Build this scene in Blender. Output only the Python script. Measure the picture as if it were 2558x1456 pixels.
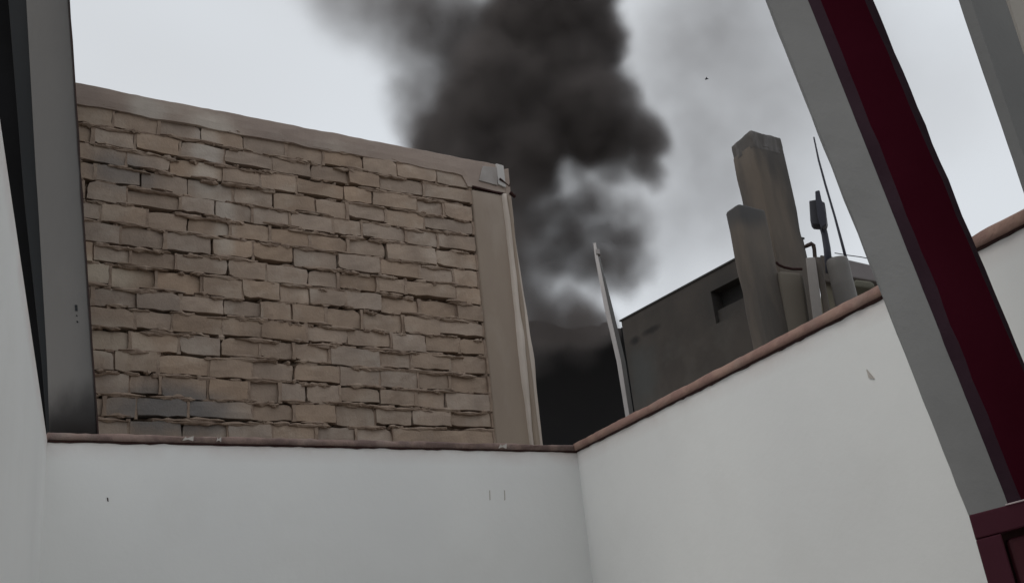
import bpy, bmesh, math, random
from mathutils import Vector, Matrix, noise
random.seed(7)
for o in list(bpy.data.objects): bpy.data.objects.remove(o)
S = bpy.context.scene
COL = S.collection

# ------------------------------------------------------------------ camera
FPX, CX, CY = 2500.0, 1279.0, 728.0            # measured on a 2558 x 1456 view of the photograph
TH, RO = math.radians(20.2), math.atan(.11)
F = Vector((0, math.cos(TH), math.sin(TH)))
U0 = Vector((0, -math.sin(TH), math.cos(TH))); R0 = Vector((1, 0, 0))
RV = R0*math.cos(RO) - U0*math.sin(RO); UV = U0*math.cos(RO) + R0*math.sin(RO)
EYE = Vector((0, 0, 1.6))
cd = bpy.data.cameras.new('camera'); cam = bpy.data.objects.new('camera', cd); COL.objects.link(cam)
m = Matrix((RV, UV, -F)).transposed().to_4x4(); m.translation = EYE; cam.matrix_world = m
cd.sensor_width = 36; cd.lens = 36*FPX/2558; cd.clip_start = .05; cd.clip_end = 2000
S.camera = cam

# ------------------------------------------------------------------ world and sun (overcast, smoky day)
W = bpy.data.worlds.new('World'); S.world = W; W.use_nodes = True
nt = W.node_tree; nt.nodes.clear()
def wn(t, **k):
    n = nt.nodes.new(t)
    for a, b in k.items(): setattr(n, a, b)
    return n
SUN_EL, SUN_AZ = math.radians(50), math.radians(-114)
sky = wn('ShaderNodeTexSky', sky_type='NISHITA', sun_disc=False)
sky.sun_elevation = SUN_EL; sky.sun_rotation = SUN_AZ
bg1 = wn('ShaderNodeBackground'); bg1.inputs[1].default_value = .05
nt.links.new(sky.outputs[0], bg1.inputs[0])
tc = wn('ShaderNodeTexCoord'); mp = wn('ShaderNodeMapping'); mp.inputs['Scale'].default_value = (1.3, 1.3, 2.2)
ns = wn('ShaderNodeTexNoise'); ns.inputs['Scale'].default_value = 1.3; ns.inputs['Detail'].default_value = 2.5; ns.inputs['Roughness'].default_value = .5
nt.links.new(tc.outputs['Generated'], mp.inputs[0]); nt.links.new(mp.outputs[0], ns.inputs['Vector'])
cr = wn('ShaderNodeValToRGB')
cr.color_ramp.elements[0].position = .3; cr.color_ramp.elements[0].color = (.60, .615, .635, 1)
cr.color_ramp.elements[1].position = .68; cr.color_ramp.elements[1].color = (.70, .735, .775, 1)
nt.links.new(ns.outputs[0], cr.inputs[0])
bg2 = wn('ShaderNodeBackground'); bg2.inputs[1].default_value = 1.03
nt.links.new(cr.outputs[0], bg2.inputs[0])
add = wn('ShaderNodeAddShader'); wo = wn('ShaderNodeOutputWorld')
mixs = wn('ShaderNodeMixShader'); mixs.inputs[0].default_value = .96
nt.links.new(bg1.outputs[0], mixs.inputs[1]); nt.links.new(bg2.outputs[0], mixs.inputs[2])
nt.links.new(mixs.outputs[0], wo.inputs[0])
sl = bpy.data.lights.new('sun', 'SUN'); sl.energy = .6; sl.angle = math.radians(25); sl.color = (1, .95, .88)
so = bpy.data.objects.new('sun', sl); COL.objects.link(so)
sd = Vector((math.sin(SUN_AZ)*math.cos(SUN_EL), math.cos(SUN_AZ)*math.cos(SUN_EL), math.sin(SUN_EL)))
so.rotation_euler = sd.to_track_quat('Z', 'Y').to_euler()
S.view_settings.view_transform = 'Standard'; S.view_settings.look = 'None'
S.view_settings.exposure = 0; S.view_settings.gamma = 1
S.cycles.volume_bounces = 2; S.cycles.volume_step_rate = 1.0; S.cycles.volume_max_steps = 512

# ------------------------------------------------------------------ helpers
def ray(x, y): return F*FPX + RV*(x-CX) - UV*(y-CY)
def atz(x, y, z): v = ray(x, y); return EYE + v*((z-EYE.z)/v.z)
def onp(x, y, p, n): v = ray(x, y); return EYE + v*((p-EYE).dot(n)/v.dot(n))
def aty(x, y, Y): return onp(x, y, Vector((0, Y, 0)), Vector((0, 1, 0)))

def proj(p):
    q = p-EYE; k = FPX/q.dot(F); return CX+q.dot(RV)*k, CY-q.dot(UV)*k
def away(p, d):
    v = Vector((p.x-EYE.x, p.y-EYE.y, 0)).normalized(); return v*d

def tag(o, label=None, cat=None, group=None, kind=None):
    if label: o['label'] = label
    if cat: o['category'] = cat
    if group: o['group'] = group
    if kind: o['kind'] = kind
    return o
def empty(name, loc, label, cat, group=None):
    o = bpy.data.objects.new(name, None); COL.objects.link(o); o.location = loc
    return tag(o, label, cat, group)
def link(name, me, mat=None, parent=None, smooth=False):
    o = bpy.data.objects.new(name, me); COL.objects.link(o)
    if mat is not None and not me.materials: me.materials.append(mat)
    if smooth:
        for p in me.polygons: p.use_smooth = True
    if parent is not None:
        o.parent = parent; o.matrix_parent_inverse = Matrix.Translation(-Vector(parent.location))
    return o
def frombm(name, bm, mat, parent=None, smooth=False):
    bmesh.ops.recalc_face_normals(bm, faces=bm.faces)
    me = bpy.data.meshes.new(name); bm.to_mesh(me); bm.free()
    return link(name, me, mat, parent, smooth)
def fbm(p, sc, oct=3):
    return noise.fractal(Vector(p)*sc, .8, 2.0, oct, noise_basis='PERLIN_ORIGINAL')
def prism(bm, pts, vec, bevel=0, segs=2):
    """polygon of 3-D points pushed along vec; edges rounded by bevel"""
    a = [bm.verts.new(p) for p in pts]; b = [bm.verts.new(p+vec) for p in pts]
    fs = [bm.faces.new(a), bm.faces.new(b[::-1])]
    n = len(pts)
    for i in range(n): fs.append(bm.faces.new((a[i], b[i], b[(i+1) % n], a[(i+1) % n])))
    if bevel:
        es = list({e for f_ in fs for e in f_.edges})
        bmesh.ops.bevel(bm, geom=es, offset=bevel, segments=segs, affect='EDGES', profile=.5, clamp_overlap=True)
def roughen(bm, amp, sc, cuts=0, maxlen=None):
    if maxlen:
        for _ in range(5):
            es = [e for e in bm.edges if e.calc_length() > maxlen]
            if not es: break
            bmesh.ops.subdivide_edges(bm, edges=es, cuts=1, use_grid_fill=True)
        bmesh.ops.triangulate(bm, faces=[f_ for f_ in bm.faces if len(f_.verts) > 4])
    bm.normal_update()
    mv = [(v, v.co + v.normal*amp*fbm(v.co, sc)) for v in bm.verts]
    for v, c in mv: v.co = c
def tube(bm, pts, r, seg=8, cap=True):
    rings = []
    for i, p in enumerate(pts):
        rr = r[i] if isinstance(r, (list, tuple)) else r
        t = (pts[min(i+1, len(pts)-1)] - pts[max(i-1, 0)]).normalized()
        a = t.cross(Vector((.3, .9, .1))).normalized(); b = t.cross(a)
        rings.append([bm.verts.new(p + a*rr*math.cos(2*math.pi*k/seg) + b*rr*math.sin(2*math.pi*k/seg)) for k in range(seg)])
    for i in range(len(rings)-1):
        for k in range(seg):
            bm.faces.new((rings[i][k], rings[i][(k+1) % seg], rings[i+1][(k+1) % seg], rings[i+1][k]))
    if cap: bm.faces.new(rings[0][::-1]); bm.faces.new(rings[-1])

# ------------------------------------------------------------------ materials
def mat(name, col, col2=None, rough=.85, scale=3.0, bump=.15, bscale=60, stain=None, stain_amt=.5, stain_scale=1.2,
        randv=0.0, metallic=0.0, stretch=(1, 1, 1), lo=.35, hi=.65, spec=.3, spot=None, red_glow=None):
    """plaster / concrete / paint: two tones, stains, fine relief"""
    M = bpy.data.materials.new(name); M.use_nodes = True; t = M.node_tree; N = t.nodes; L = t.links
    b = N['Principled BSDF']; b.inputs['Roughness'].default_value = rough; b.inputs['Metallic'].default_value = metallic
    b.inputs['Specular IOR Level'].default_value = spec
    g = N.new('ShaderNodeNewGeometry'); mpn = N.new('ShaderNodeMapping'); mpn.inputs['Scale'].default_value = stretch
    L.new(g.outputs['Position'], mpn.inputs[0]); P = mpn.outputs[0]
    def nz(s, d=5, r=.55, off=0):
        n = N.new('ShaderNodeTexNoise'); n.inputs['Scale'].default_value = s; n.inputs['Detail'].default_value = d
        n.inputs['Roughness'].default_value = r
        if off:
            v = N.new('ShaderNodeVectorMath'); v.operation = 'ADD'; v.inputs[1].default_value = (off, off*.7, -off)
            L.new(P, v.inputs[0]); L.new(v.outputs[0], n.inputs['Vector'])
        else: L.new(P, n.inputs['Vector'])
        return n.outputs[0]
    def ramp(x, a, c):
        r = N.new('ShaderNodeMapRange'); r.inputs[1].default_value = a; r.inputs[2].default_value = c; L.new(x, r.inputs[0]); return r.outputs[0]
    def mx(fac, A, B, mode='MIX'):
        n = N.new('ShaderNodeMix'); n.data_type = 'RGBA'; n.blend_type = mode
        for s, v in ((n.inputs[0], fac), (n.inputs[6], A), (n.inputs[7], B)):
            if isinstance(v, tuple): s.default_value = v
            elif isinstance(v, float): s.default_value = v
            else: L.new(v, s)
        return n.outputs[2]
    c = (*col, 1)
    out = mx(ramp(nz(scale), lo, hi), c, (*(col2 or tuple(x*.85 for x in col)), 1))
    if stain:
        f_ = ramp(nz(stain_scale, 6, .6, 11.3), .52, .72)
        mm = N.new('ShaderNodeMath'); mm.operation = 'MULTIPLY'; mm.inputs[1].default_value = stain_amt; L.new(f_, mm.inputs[0])
        out = mx(mm.outputs[0], out, (*stain, 1))
    for sp in (spot or []):            # stains and painted shade, each with a place and a shape: (centre, radii, colour, amount)
        ctr, rad, sc_, am = sp
        v = N.new('ShaderNodeVectorMath'); v.operation = 'SUBTRACT'; L.new(g.outputs['Position'], v.inputs[0]); v.inputs[1].default_value = ctr
        v2 = N.new('ShaderNodeVectorMath'); v2.operation = 'DIVIDE'; L.new(v.outputs[0], v2.inputs[0]); v2.inputs[1].default_value = rad
        v3 = N.new('ShaderNodeVectorMath'); v3.operation = 'LENGTH'; L.new(v2.outputs[0], v3.inputs[0])
        w = N.new('ShaderNodeMath'); w.operation = 'MULTIPLY_ADD'; w.inputs[1].default_value = .9
        L.new(nz(5, 4, .6, 3.1), w.inputs[0]); L.new(v3.outputs[1], w.inputs[2])
        q = N.new('ShaderNodeMapRange'); q.interpolation_type = 'SMOOTHSTEP'
        q.inputs[1].default_value = 1.5; q.inputs[2].default_value = .7; q.inputs[4].default_value = am; L.new(w.outputs[0], q.inputs[0])
        out = mx(q.outputs[0], out, (*sc_, 1))
    if red_glow:                           # reddish glow below the coping, painted into the plaster colour
        sx = N.new('ShaderNodeSeparateXYZ'); L.new(g.outputs['Position'], sx.inputs[0])
        z1 = ramp(sx.outputs[2], red_glow[0]-.075, red_glow[0]+.01)
        z2 = N.new('ShaderNodeMath'); z2.operation = 'MULTIPLY'; L.new(z1, z2.inputs[0]); L.new(ramp(nz(5, 4, .6, 7.7), .25, .75), z2.inputs[1])
        z3 = N.new('ShaderNodeMath'); z3.operation = 'MULTIPLY'; L.new(z2.outputs[0], z3.inputs[0]); z3.inputs[1].default_value = .6
        out = mx(z3.outputs[0], out, (*red_glow[1], 1))
    if randv:
        oi = N.new('ShaderNodeObjectInfo'); r = N.new('ShaderNodeMapRange'); L.new(oi.outputs['Random'], r.inputs[0])
        r.inputs[3].default_value = 1-randv; r.inputs[4].default_value = 1+randv*.8
        h = N.new('ShaderNodeHueSaturation'); L.new(out, h.inputs['Color']); L.new(r.outputs[0], h.inputs['Value'])
        wn_ = N.new('ShaderNodeTexWhiteNoise'); wn_.noise_dimensions = '1D'; L.new(oi.outputs['Random'], wn_.inputs['W'])
        r2 = N.new('ShaderNodeMapRange'); L.new(wn_.outputs[0], r2.inputs[0]); r2.inputs[3].default_value = .82; r2.inputs[4].default_value = 1.1
        L.new(r2.outputs[0], h.inputs['Saturation']); out = h.outputs[0]
    L.new(out, b.inputs['Base Color'])
    if bump:
        bp = N.new('ShaderNodeBump'); bp.inputs['Strength'].default_value = bump; bp.inputs['Distance'].default_value = .004
        L.new(nz(bscale, 6, .65, 5.5), bp.inputs['Height']); L.new(bp.outputs[0], b.inputs['Normal'])
    return M

MAT = {}
MAT['wall'] = mat('white_plaster', (.81, .81, .79), (.765, .765, .75), rough=.7, scale=1.3, bump=.35, bscale=14, red_glow=(2.5, (.50, .36, .32)),
                  stain=(.68, .67, .64), stain_amt=.25, stain_scale=2.2)
MAT['coping'] = mat('terracotta_mortar', (.35, .225, .18), (.28, .17, .142), scale=10, bump=1.0, bscale=60, lo=.42, hi=.58,
                    stain=(.32, .26, .22), stain_amt=.4, stain_scale=6)
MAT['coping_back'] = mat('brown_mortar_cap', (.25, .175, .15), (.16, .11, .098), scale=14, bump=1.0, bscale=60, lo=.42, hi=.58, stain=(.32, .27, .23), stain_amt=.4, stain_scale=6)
MAT['coping_lip'] = mat('dark_red_shade_and_wire', (.035, .012, .010), scale=12)
MAT['flake'] = mat('pale_flake', (.5, .46, .42), scale=12)
def on_bricks(x, y):
    a_, b_ = atz(118, 1100, 2.5), atz(1440, 1127, 2.5); u_ = (b_-a_).normalized(); n_ = Vector((-u_.y, u_.x, 0))
    return tuple(onp(x, y, a_+n_*1.2, n_))
MAT['brick'] = mat('brown_brick', (.425, .322, .245), (.32, .243, .188), scale=5, bump=.8, bscale=70,
                   stain=(.56, .48, .40), stain_amt=.6, stain_scale=3.2, randv=.11,
                   spot=[((-1.75, 4.85, 2.95), (.42, .5, .17), (.15, .155, .16), .8),
                         ((-2.0, 4.7, 4.25), (.2, .5, .16), (.17, .165, .165), .6),
                         (on_bricks(515, 400), (.09, .6, .3), (.62, .56, .49), .55), (on_bricks(560, 560), (.07, .6, .3), (.60, .54, .47), .5),
                         (on_bricks(265, 680), (.2, .6, .12), (.64, .56, .45), .6), (on_bricks(250, 850), (.25, .6, .12), (.60, .51, .41), .5)])
MAT['mortar'] = mat('brown_mortar', (.37, .28, .215), (.27, .20, .155), scale=16, bump=.9, bscale=110,
                    stain=(.52, .44, .36), stain_amt=.5, stain_scale=7)
MAT['beam'] = mat('brown_concrete', (.40, .32, .27), (.32, .255, .22), scale=2.2, bump=.5, bscale=60,
                  stain=(.50, .44, .38), stain_amt=.6, stain_scale=2.6, stretch=(1, 1, 1.8),
                  spot=[(on_bricks(370, 275), (.11, .5, .12), (.56, .51, .45), .7), (on_bricks(530, 320), (.16, .5, .12), (.60, .54, .47), .8)])
MAT['column'] = mat('tan_concrete', (.37, .30, .235), (.30, .24, .195), scale=1.8, bump=.3, bscale=45,
                    stain=(.47, .41, .35), stain_amt=.65, stain_scale=1.5, stretch=(1, 1, .35))
MAT['drip'] = mat('pale_render', (.68, .60, .53), (.50, .43, .37), scale=5, bump=.5, bscale=50, stretch=(1, 1, .25))
MAT['patch'] = mat('grey_patch', (.40, .37, .35), (.31, .28, .26), scale=6, bump=.3)
MAT['dark'] = mat('deep_shade_black', (.008, .008, .008), (.013, .013, .014), scale=2, rough=1, spec=.02)
MAT['slate'] = mat('dark_slate_board', (.034, .036, .038), (.024, .026, .028), scale=2, spec=.1, stretch=(1, 1, .3))
MAT['maroon'] = mat('maroon_paint', (.040, .0045, .010), (.052, .007, .014), rough=.8, scale=2, bump=.25, bscale=25, spec=.0)
MAT['maroon_edge'] = mat('worn_purple_paint', (.042, .022, .031), (.03, .014, .021), rough=.7, scale=7, bump=.3, spec=.1)
MAT['maroon_frame'] = mat('maroon_frame_paint', (.058, .013, .022), (.045, .009, .016), rough=.6, scale=3, bump=.2, spec=.15)
MAT['panel'] = mat('maroon_panel_paint', (.062, .017, .022), (.05, .012, .016), rough=.6, scale=2.4, bump=.2, spec=.15)

# ------------------------------------------------------------------ ground
bm = bmesh.new(); bmesh.ops.create_grid(bm, x_segments=8, y_segments=8, size=600)
g = frombm('ground', bm, mat('earth', (.26, .235, .205), (.2, .18, .155), scale=.4)); g['kind'] = 'structure'
bm = bmesh.new()
prism(bm, [Vector(p) for p in ((-1.9, 3.6, .004), (.25, 4.85, .004), (2.75, -1.5, .004), (-.6, -1.5, .004))][::-1], Vector((0, 0, .02)))
g = frombm('patio_floor', bm, mat('cement_floor', (.42, .41, .385), (.36, .35, .33), scale=2)); g['kind'] = 'structure'

# ------------------------------------------------------------------ white patio walls with terracotta coping
H = 2.5
A = atz(118, 1100, H); B = atz(1440, 1127, H); Cc = atz(2200, 748, H); D = atz(2558, 564, H); LW = atz(0, 300, H)
up = Vector((0, 0, 1))
ub = (B-A).normalized(); nb = Vector((-ub.y, ub.x, 0))            # nb points away from the patio
ur = (D-B).normalized(); nr = Vector((-ur.y, ur.x, 0))            # right wall, outward
ul = (LW-A).normalized(); nl = Vector((ul.y, -ul.x, 0))
D2 = B + ur*5.2; L2 = A + ul*((A.y-.75)/-ul.y)
def wall(name, p, q, n, label, marks=()):
    e = empty(name, ((p.x+q.x)/2, (p.y+q.y)/2, 0), label, 'wall')
    bm = bmesh.new()
    a, b = Vector((p.x, p.y, 0)), Vector((q.x, q.y, 0))
    prism(bm, [a, b, b+up*H, a+up*H], n*.15)
    frombm('plaster', bm, MAT['wall'], e)
    return e
wb = wall('patio_wall', A, B, nb, 'plain white plastered wall facing the camera below the brown brick wall')
wr = wall('patio_wall', B+nb*.0, D2, nr, 'long white plastered wall on the right with coping rising to the right')
wl = wall('patio_wall', A, L2, nl, 'white plastered wall at the left edge beside the dark board')
def coping(p, q, n, parent, h, over, seed, m_=None, t0=0, t1=None):
    Ln = (q-p).length; t1 = t1 or Ln; d = (q-p).normalized()
    N_ = int((t1-t0)/.025); bm = bmesh.new(); rings = []
    prof = [(-over, .0), (-over-.002, h*.45), (-over, h*.86), (-over+.008, h), (.08, h*1.12), (.16, h), (.172, h*.6), (.172, 0)]
    for i in range(N_+1):
        s = t0+(t1-t0)*i/N_; base = p+d*s; r = []
        for k, (o_, z_) in enumerate(prof):
            w = fbm((s*5+seed, k*.7, 0), 1.0)*.006 + fbm((s*22+seed, k*1.7, 3), 1.0)*.003
            r.append(bm.verts.new(base + n*(o_+w*.8) + up*(z_+(w if k else w*.4)+.001)))
        rings.append(r)
    for i in range(N_):
        for k in range(len(prof)):
            k2 = (k+1) % len(prof)
            bm.faces.new((rings[i][k], rings[i+1][k], rings[i+1][k2], rings[i][k2]))
    bm.faces.new(rings[0]); bm.faces.new(rings[-1][::-1])
    c = frombm('coping', bm, m_ or MAT['coping'], parent, True)
    # shadow under the coping modelled as a dark strip, broken and uneven
    bm = bmesh.new(); prev = None
    for i in range(N_+1):
        s = t0+(t1-t0)*i/N_; base = p+d*s
        dz = .0045+.0035*fbm((s*9+seed, 8, 1), 1.0)+.004*max(0, fbm((s*30, seed, 4), 1.0))
        out = over*.75
        r = [bm.verts.new(base - n*.001 + up*(-.001)), bm.verts.new(base-n*out+up*(-.001)), bm.verts.new(base-n*(out*.8)-up*dz), bm.verts.new(base-n*.001-up*(dz+.002))]
        if prev:
            for k in range(4): bm.faces.new((prev[k], r[k], r[(k+1) % 4], prev[(k+1) % 4]))
        else: bm.faces.new(r)
        prev = r
    bm.faces.new(prev[::-1])
    frombm('shadow_strip', bm, MAT['coping_lip'], parent)
    return c
coping(A+ub*.0, B+ub*.01, nb, wb, .027, .012, 3, MAT['coping_back'])
coping(B+ur*.0, D2, nr, wr, .036, .015, 21)

# small marks on the plaster
def mark(parent, p0, n, pts, m_, th=.002):
    """pts: photo points on the wall plane through p0 with normal n"""
    bm = bmesh.new(); P = [onp(x, y, p0, n) for x, y in pts]
    prism(bm, P, -n*th); return bm
bm = mark(wr, B, nr, [(2166, 922), (2186, 946), (2172, 944)], None, .004); frombm('plaster_chip', bm, MAT['flake'], wr)
bm = mark(wb, A, nb, [(267, 1242), (270, 1243), (271, 1252), (268, 1251)], None); frombm('scratch', bm, MAT['coping_lip'], wb)
for x in (1222, 1259):
    bm = mark(wb, A, nb, [(x, 1224), (x+2, 1224), (x+3, 1248), (x+1, 1249)], None, .0015); frombm('scratch', bm, MAT['flake'], wb)
for x, w_, y0 in ((456, 28, 1088), (541, 12, 1090), (1246, 20, 1107)):
    bm = bmesh.new(); q = A+nb*-.018
    P = [onp(a_, b_, q, nb) for a_, b_ in ((x, y0+12), (x+w_*.25, y0+2), (x+w_*.4, y0+6), (x+w_, y0), (x+w_*.96, y0+13), (x+w_*.5, y0+9))]
    prism(bm, P, nb*.004); frombm('pale_flake', bm, MAT['flake'], wb)

# ------------------------------------------------------------------ brick wall beyond the patio
OFF = 1.2
P0 = A + nb*OFF
def bp(x, y): return onp(x, y, P0, nb)
def uz(x, y): q = bp(x, y); return (q-P0).dot(ub), q.z
def W3(u, z, w=0): return P0 + ub*u + Vector((0, 0, z-P0.z)) + nb*w         # w > 0 goes into the wall
zt = 4.72; zb0 = 4.605; NC = 17; CH = (4.605-2.785)/16
uL, uC0, uR = -.35, 2.60, 2.925
bw = empty('brick_wall', W3(1.3, 0), 'unrendered brown brick wall with crumbling mortar and a concrete column at its right end', 'brick wall')
bm = bmesh.new()                                                    # core of the wall, mortar seen between bricks
prism(bm, [W3(uL, .0, .075), W3(uC0+.02, .0, .075), W3(uC0+.02, zb0+.02, .075), W3(uL, zb0+.02, .075)], nb*.11)
frombm('wall_core', bm, MAT['mortar'], bw)
joints = [
 [283,397,503,608,715,808,905,990,1090], [232,337,450,560,680,778,870,950,1060], [315,425,560,650,740,860,930,1040,1110],
 [237,352,470,585,685,790,868,965,1060], [215,315,450,537,630,725,830,905,1015,1095], [250,367,470,575,675,775,870,965,1090],
 [300,412,530,633,733,845,950,1050,1135], [232,325,440,570,665,770,845,945,1015,1140], [275,390,505,605,700,775,865,955,1050,1145],
 [230,340,450,560,655,730,815,905,1010,1100], [335,430,555,650,765,870,980,1065,1150], [325,447,553,650,735,825,950,1030,1125],
 [285,395,523,630,735,850,950,1045,1125], [325,400,520,620,700,765,850,950,1040,1115], [260,340,470,630,735,840,940,1030,1125],
 [320,455,570,680,790,890,985,1080], [280,385,500,610,720,830,930,1030,1130]]
def brick_mesh(i):
    """unit brick: x 0..1, z 0..1, y 0 (front) to 1; ragged front rim, bulged face"""
    rnd = random.Random(100+i); bm = bmesh.new(); nx, nz_ = 5, 3
    V = {}
    rag = .04
    cut = rnd.choice([0, 0, 1, 2, 3, 4])
    for a in range(nx+1):
        for c in range(nz_+1):
            x, z = a/nx, c/nz_
            ex = a in (0, nx); ez = c in (0, nz_)
            xx = x + (rnd.uniform(-.012, .018)*(1 if a == 0 else -1) if ex else rnd.uniform(-.02, .02))
            zz = z + (rnd.uniform(-rag, rag*1.3)*(1 if c == 0 else -1) if ez else rnd.uniform(-.04, .04))
            y = rnd.uniform(-.02, .03) + (.02 if (ex or ez) else 0)
            if ex and ez:
                y += .02
                xx += .004*(1 if a == 0 else -1); zz += .02*(1 if c == 0 else -1)
                if cut == (1 if a == 0 else 2)+(0 if c == 0 else 2):
                    xx += .03*(1 if a == 0 else -1); zz += .09*(1 if c == 0 else -1)
            V[a, c] = bm.verts.new((xx, y, zz))
    for a in range(nx):
        for c in range(nz_): bm.faces.new((V[a, c], V[a+1, c], V[a+1, c+1], V[a, c+1]))
    rim = [V[a, 0] for a in range(nx+1)] + [V[nx, c] for c in range(1, nz_+1)] + [V[a, nz_] for a in range(nx-1, -1, -1)] + [V[0, c] for c in range(nz_-1, 0, -1)]
    back = [bm.verts.new((v.co.x, 1, v.co.z)) for v in rim]
    for k in range(len(rim)):
        k2 = (k+1) % len(rim); bm.faces.new((rim[k], back[k], back[k2], rim[k2]))
    bmesh.ops.recalc_face_normals(bm, faces=bm.faces)
    me = bpy.data.meshes.new('brick'); bm.to_mesh(me); bm.free(); me.materials.append(MAT['brick'])
    return me
BM = [brick_mesh(i) for i in range(28)]
rows = []; rnd = random.Random(5)
def bedz(k, u):                                                     # the courses wander a little
    return zb0 - k*CH + .010*fbm((u*1.4, k*3.3, 0), 1.0) + .005*fbm((u*4, k*5.1, 2), 1.0)
rot0 = Matrix((ub, nb, up)).transposed()
for k in range(NC):
    ymid = 258+ (k+.5)*52.6
    us = []
    for x in joints[k]:
        yy = ymid + (x-230)*(1204-ymid)/(5310-230)
        us.append(uz(x, yy)[0])
    first = us[0]
    pre = []
    while first > uL+.1: first -= .245+rnd.uniform(-.02, .02); pre.insert(0, max(first, uL))
    us = pre+us+[uC0]
    for a, b in zip(us[:-1], us[1:]):
        gap = rnd.uniform(.003, .012); w_ = b-a-gap
        if w_ < .03: continue
        z1 = bedz(k, (a+b)/2)-rnd.uniform(.0, .004); z0 = bedz(k+1, (a+b)/2)+rnd.choice([.006, .009, .012, .015, .019, .024])
        o = bpy.data.objects.new('brick', rnd.choice(BM)); COL.objects.link(o)
        pr = rnd.choice([0, 0, 0, 0, .004, .006, -.010, -.014, .010])+rnd.uniform(-.003, .003)
        tilt = rnd.uniform(-.012, .012) + (bedz(k, b)-bedz(k, a))/max(b-a, .05)*.8
        R = rot0 @ Matrix.Rotation(-tilt, 3, 'Y') @ Matrix.Rotation(rnd.uniform(-.035, .035), 3, 'X') @ Matrix.Rotation(rnd.uniform(-.025, .025), 3, 'Z')
        M4 = (R @ Matrix.Diagonal((w_, .085, z1-z0))).to_4x4(); M4.translation = W3(a+gap/2, z0, -pr)
        o.parent = bw; o.matrix_parent_inverse = Matrix.Translation(-bw.location); o.matrix_basis = M4
        rows.append((k, a, b, z0, z1))
raked = {k: [] for k in range(NC+1)}
# squeezed-out mortar: bed ridges and head joints as one piece of stuff
bm = bmesh.new()
for k in range(NC+1):
    n_ = 190; prev = None
    for i in range(n_+1):
        u = uL + (uC0+.01-uL)*i/n_
        s = fbm((u*7, k*9.7, 1), 1.0)+.6*fbm((u*23, k*4.1, 5), 1.0)
        fl_ = max(0, min(1, s*4.5+.62))                 # 1 = joint filled flush, 0 = raked out
        pr = .058*(1-fl_)**1.5 - .005*fl_*noise.random()
        raked[k].append(fl_)
        zc = bedz(k, u)+.004 + .004*fbm((u*15, k, 9), 1.0); hh = .009+.006*fbm((u*12, k*2.2, 4), 1.0)
        r = [bm.verts.new(W3(u, zc+hh*1.5, .08)), bm.verts.new(W3(u, zc+hh, pr+.008)), bm.verts.new(W3(u, zc+.1*hh, pr)),
             bm.verts.new(W3(u, zc-hh*1.1, pr+.004+.004*noise.random())), bm.verts.new(W3(u, zc-hh*1.5, .08))]
        if prev:
            for q in range(4): bm.faces.new((prev[q], r[q], r[q+1], prev[q+1]))
        prev = r
for k, a, b, z0, z1 in rows:
    if rnd.random() < .93:
        pr = rnd.choice([-.004, -.002, -.001, .001, .003, .02, .05]); w_ = rnd.uniform(.007, .014)
        prism(bm, [W3(b-w_, z0-.004, pr+.004*rnd.random()), W3(b+w_, z0-.004, pr+.004*rnd.random()), W3(b+w_*.7, (z0+z1)/2, pr-.003*rnd.random()),
                   W3(b+w_, z1+.004, pr+.003), W3(b-w_*.9, z1+.004, pr+.004), W3(b-w_*.6, (z0+z1)/2, pr)], nb*.05)
# smeared flakes and ledges of mortar lying over brick edges
for _ in range(420):
    k = rnd.randrange(NC+1); l = rnd.choice([rnd.uniform(.03, .12), rnd.uniform(.1, .24)]); u = rnd.uniform(0, uC0-l-.01); z = bedz(k, u)+rnd.uniform(-.012, .016)
    top, bot = [], []
    n_ = 6
    for i in range(n_+1):
        t = i/n_; hh = (.004+.011*rnd.random())*math.sin(math.pi*min(max(t, .06), .94))
        zz = z+rnd.uniform(-.002, .002)+t*rnd.uniform(-.004, .003)
        top.append(W3(u+l*t, zz+hh, -.003-.004*rnd.random())); bot.append(W3(u+l*t, zz-hh*rnd.uniform(.6, 1.3), -.012*rnd.random()))
    P = top+bot[::-1]
    ctr = sum(P, Vector())/len(P) - nb*.010
    vs = [bm.verts.new(p) for p in P]; bk = [bm.verts.new(p+nb*.02) for p in P]; c = bm.verts.new(ctr)
    for i in range(len(P)):
        j = (i+1) % len(P); bm.faces.new((vs[i], vs[j], c)); bm.faces.new((vs[i], bk[i], bk[j], vs[j]))
o = frombm('mortar', bm, MAT['mortar'], bw); o['kind'] = 'stuff'
# concrete ring beam on top, with a wandering lower edge
bm = bmesh.new(); prev = None; n_ = 90
for i in range(n_+1):
    u = uL+(2.865-uL)*i/n_
    zl = zb0 - .012 + .014*fbm((u*2.1, 7, 0), 1.0) + .006*fbm((u*9, 2, 0), 1.0) - .05*(1 if .95 < u < 1.25 and i % 2 else 0)*0
    if u > uC0-.03: zl = 4.515+.004*fbm((u*9, 2, 0), 1.0)
    zu = zt + .007*fbm((u*2.3, 1, 0), 1.0) + .005*fbm((u*11, 4, 0), 1.0)
    w_ = -.018+.007*fbm((u*3, 3, 0), 1.0)
    r = [bm.verts.new(W3(u, zl, .02)), bm.verts.new(W3(u, zl, w_+.006)), bm.verts.new(W3(u, (zl*2+zu)/3, w_+.004*fbm((u*6, 1, 1), 1.0))), bm.verts.new(W3(u, (zl+2*zu)/3, w_+.005*fbm((u*7, 4, 1), 1.0))),
         bm.verts.new(W3(u, zu-.008, w_+.002)), bm.verts.new(W3(u, zu, w_+.012)), bm.verts.new(W3(u, zu+.003, .17)), bm.verts.new(W3(u, zl, .17))]
    if prev:
        for q in range(8): bm.faces.new((prev[q], r[q], r[(q+1) % 8], prev[(q+1) % 8]))
    else: bm.faces.new(r)
    prev = r
bm.faces.new(prev[::-1])
frombm('concrete_beam', bm, MAT['beam'], bw)
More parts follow.
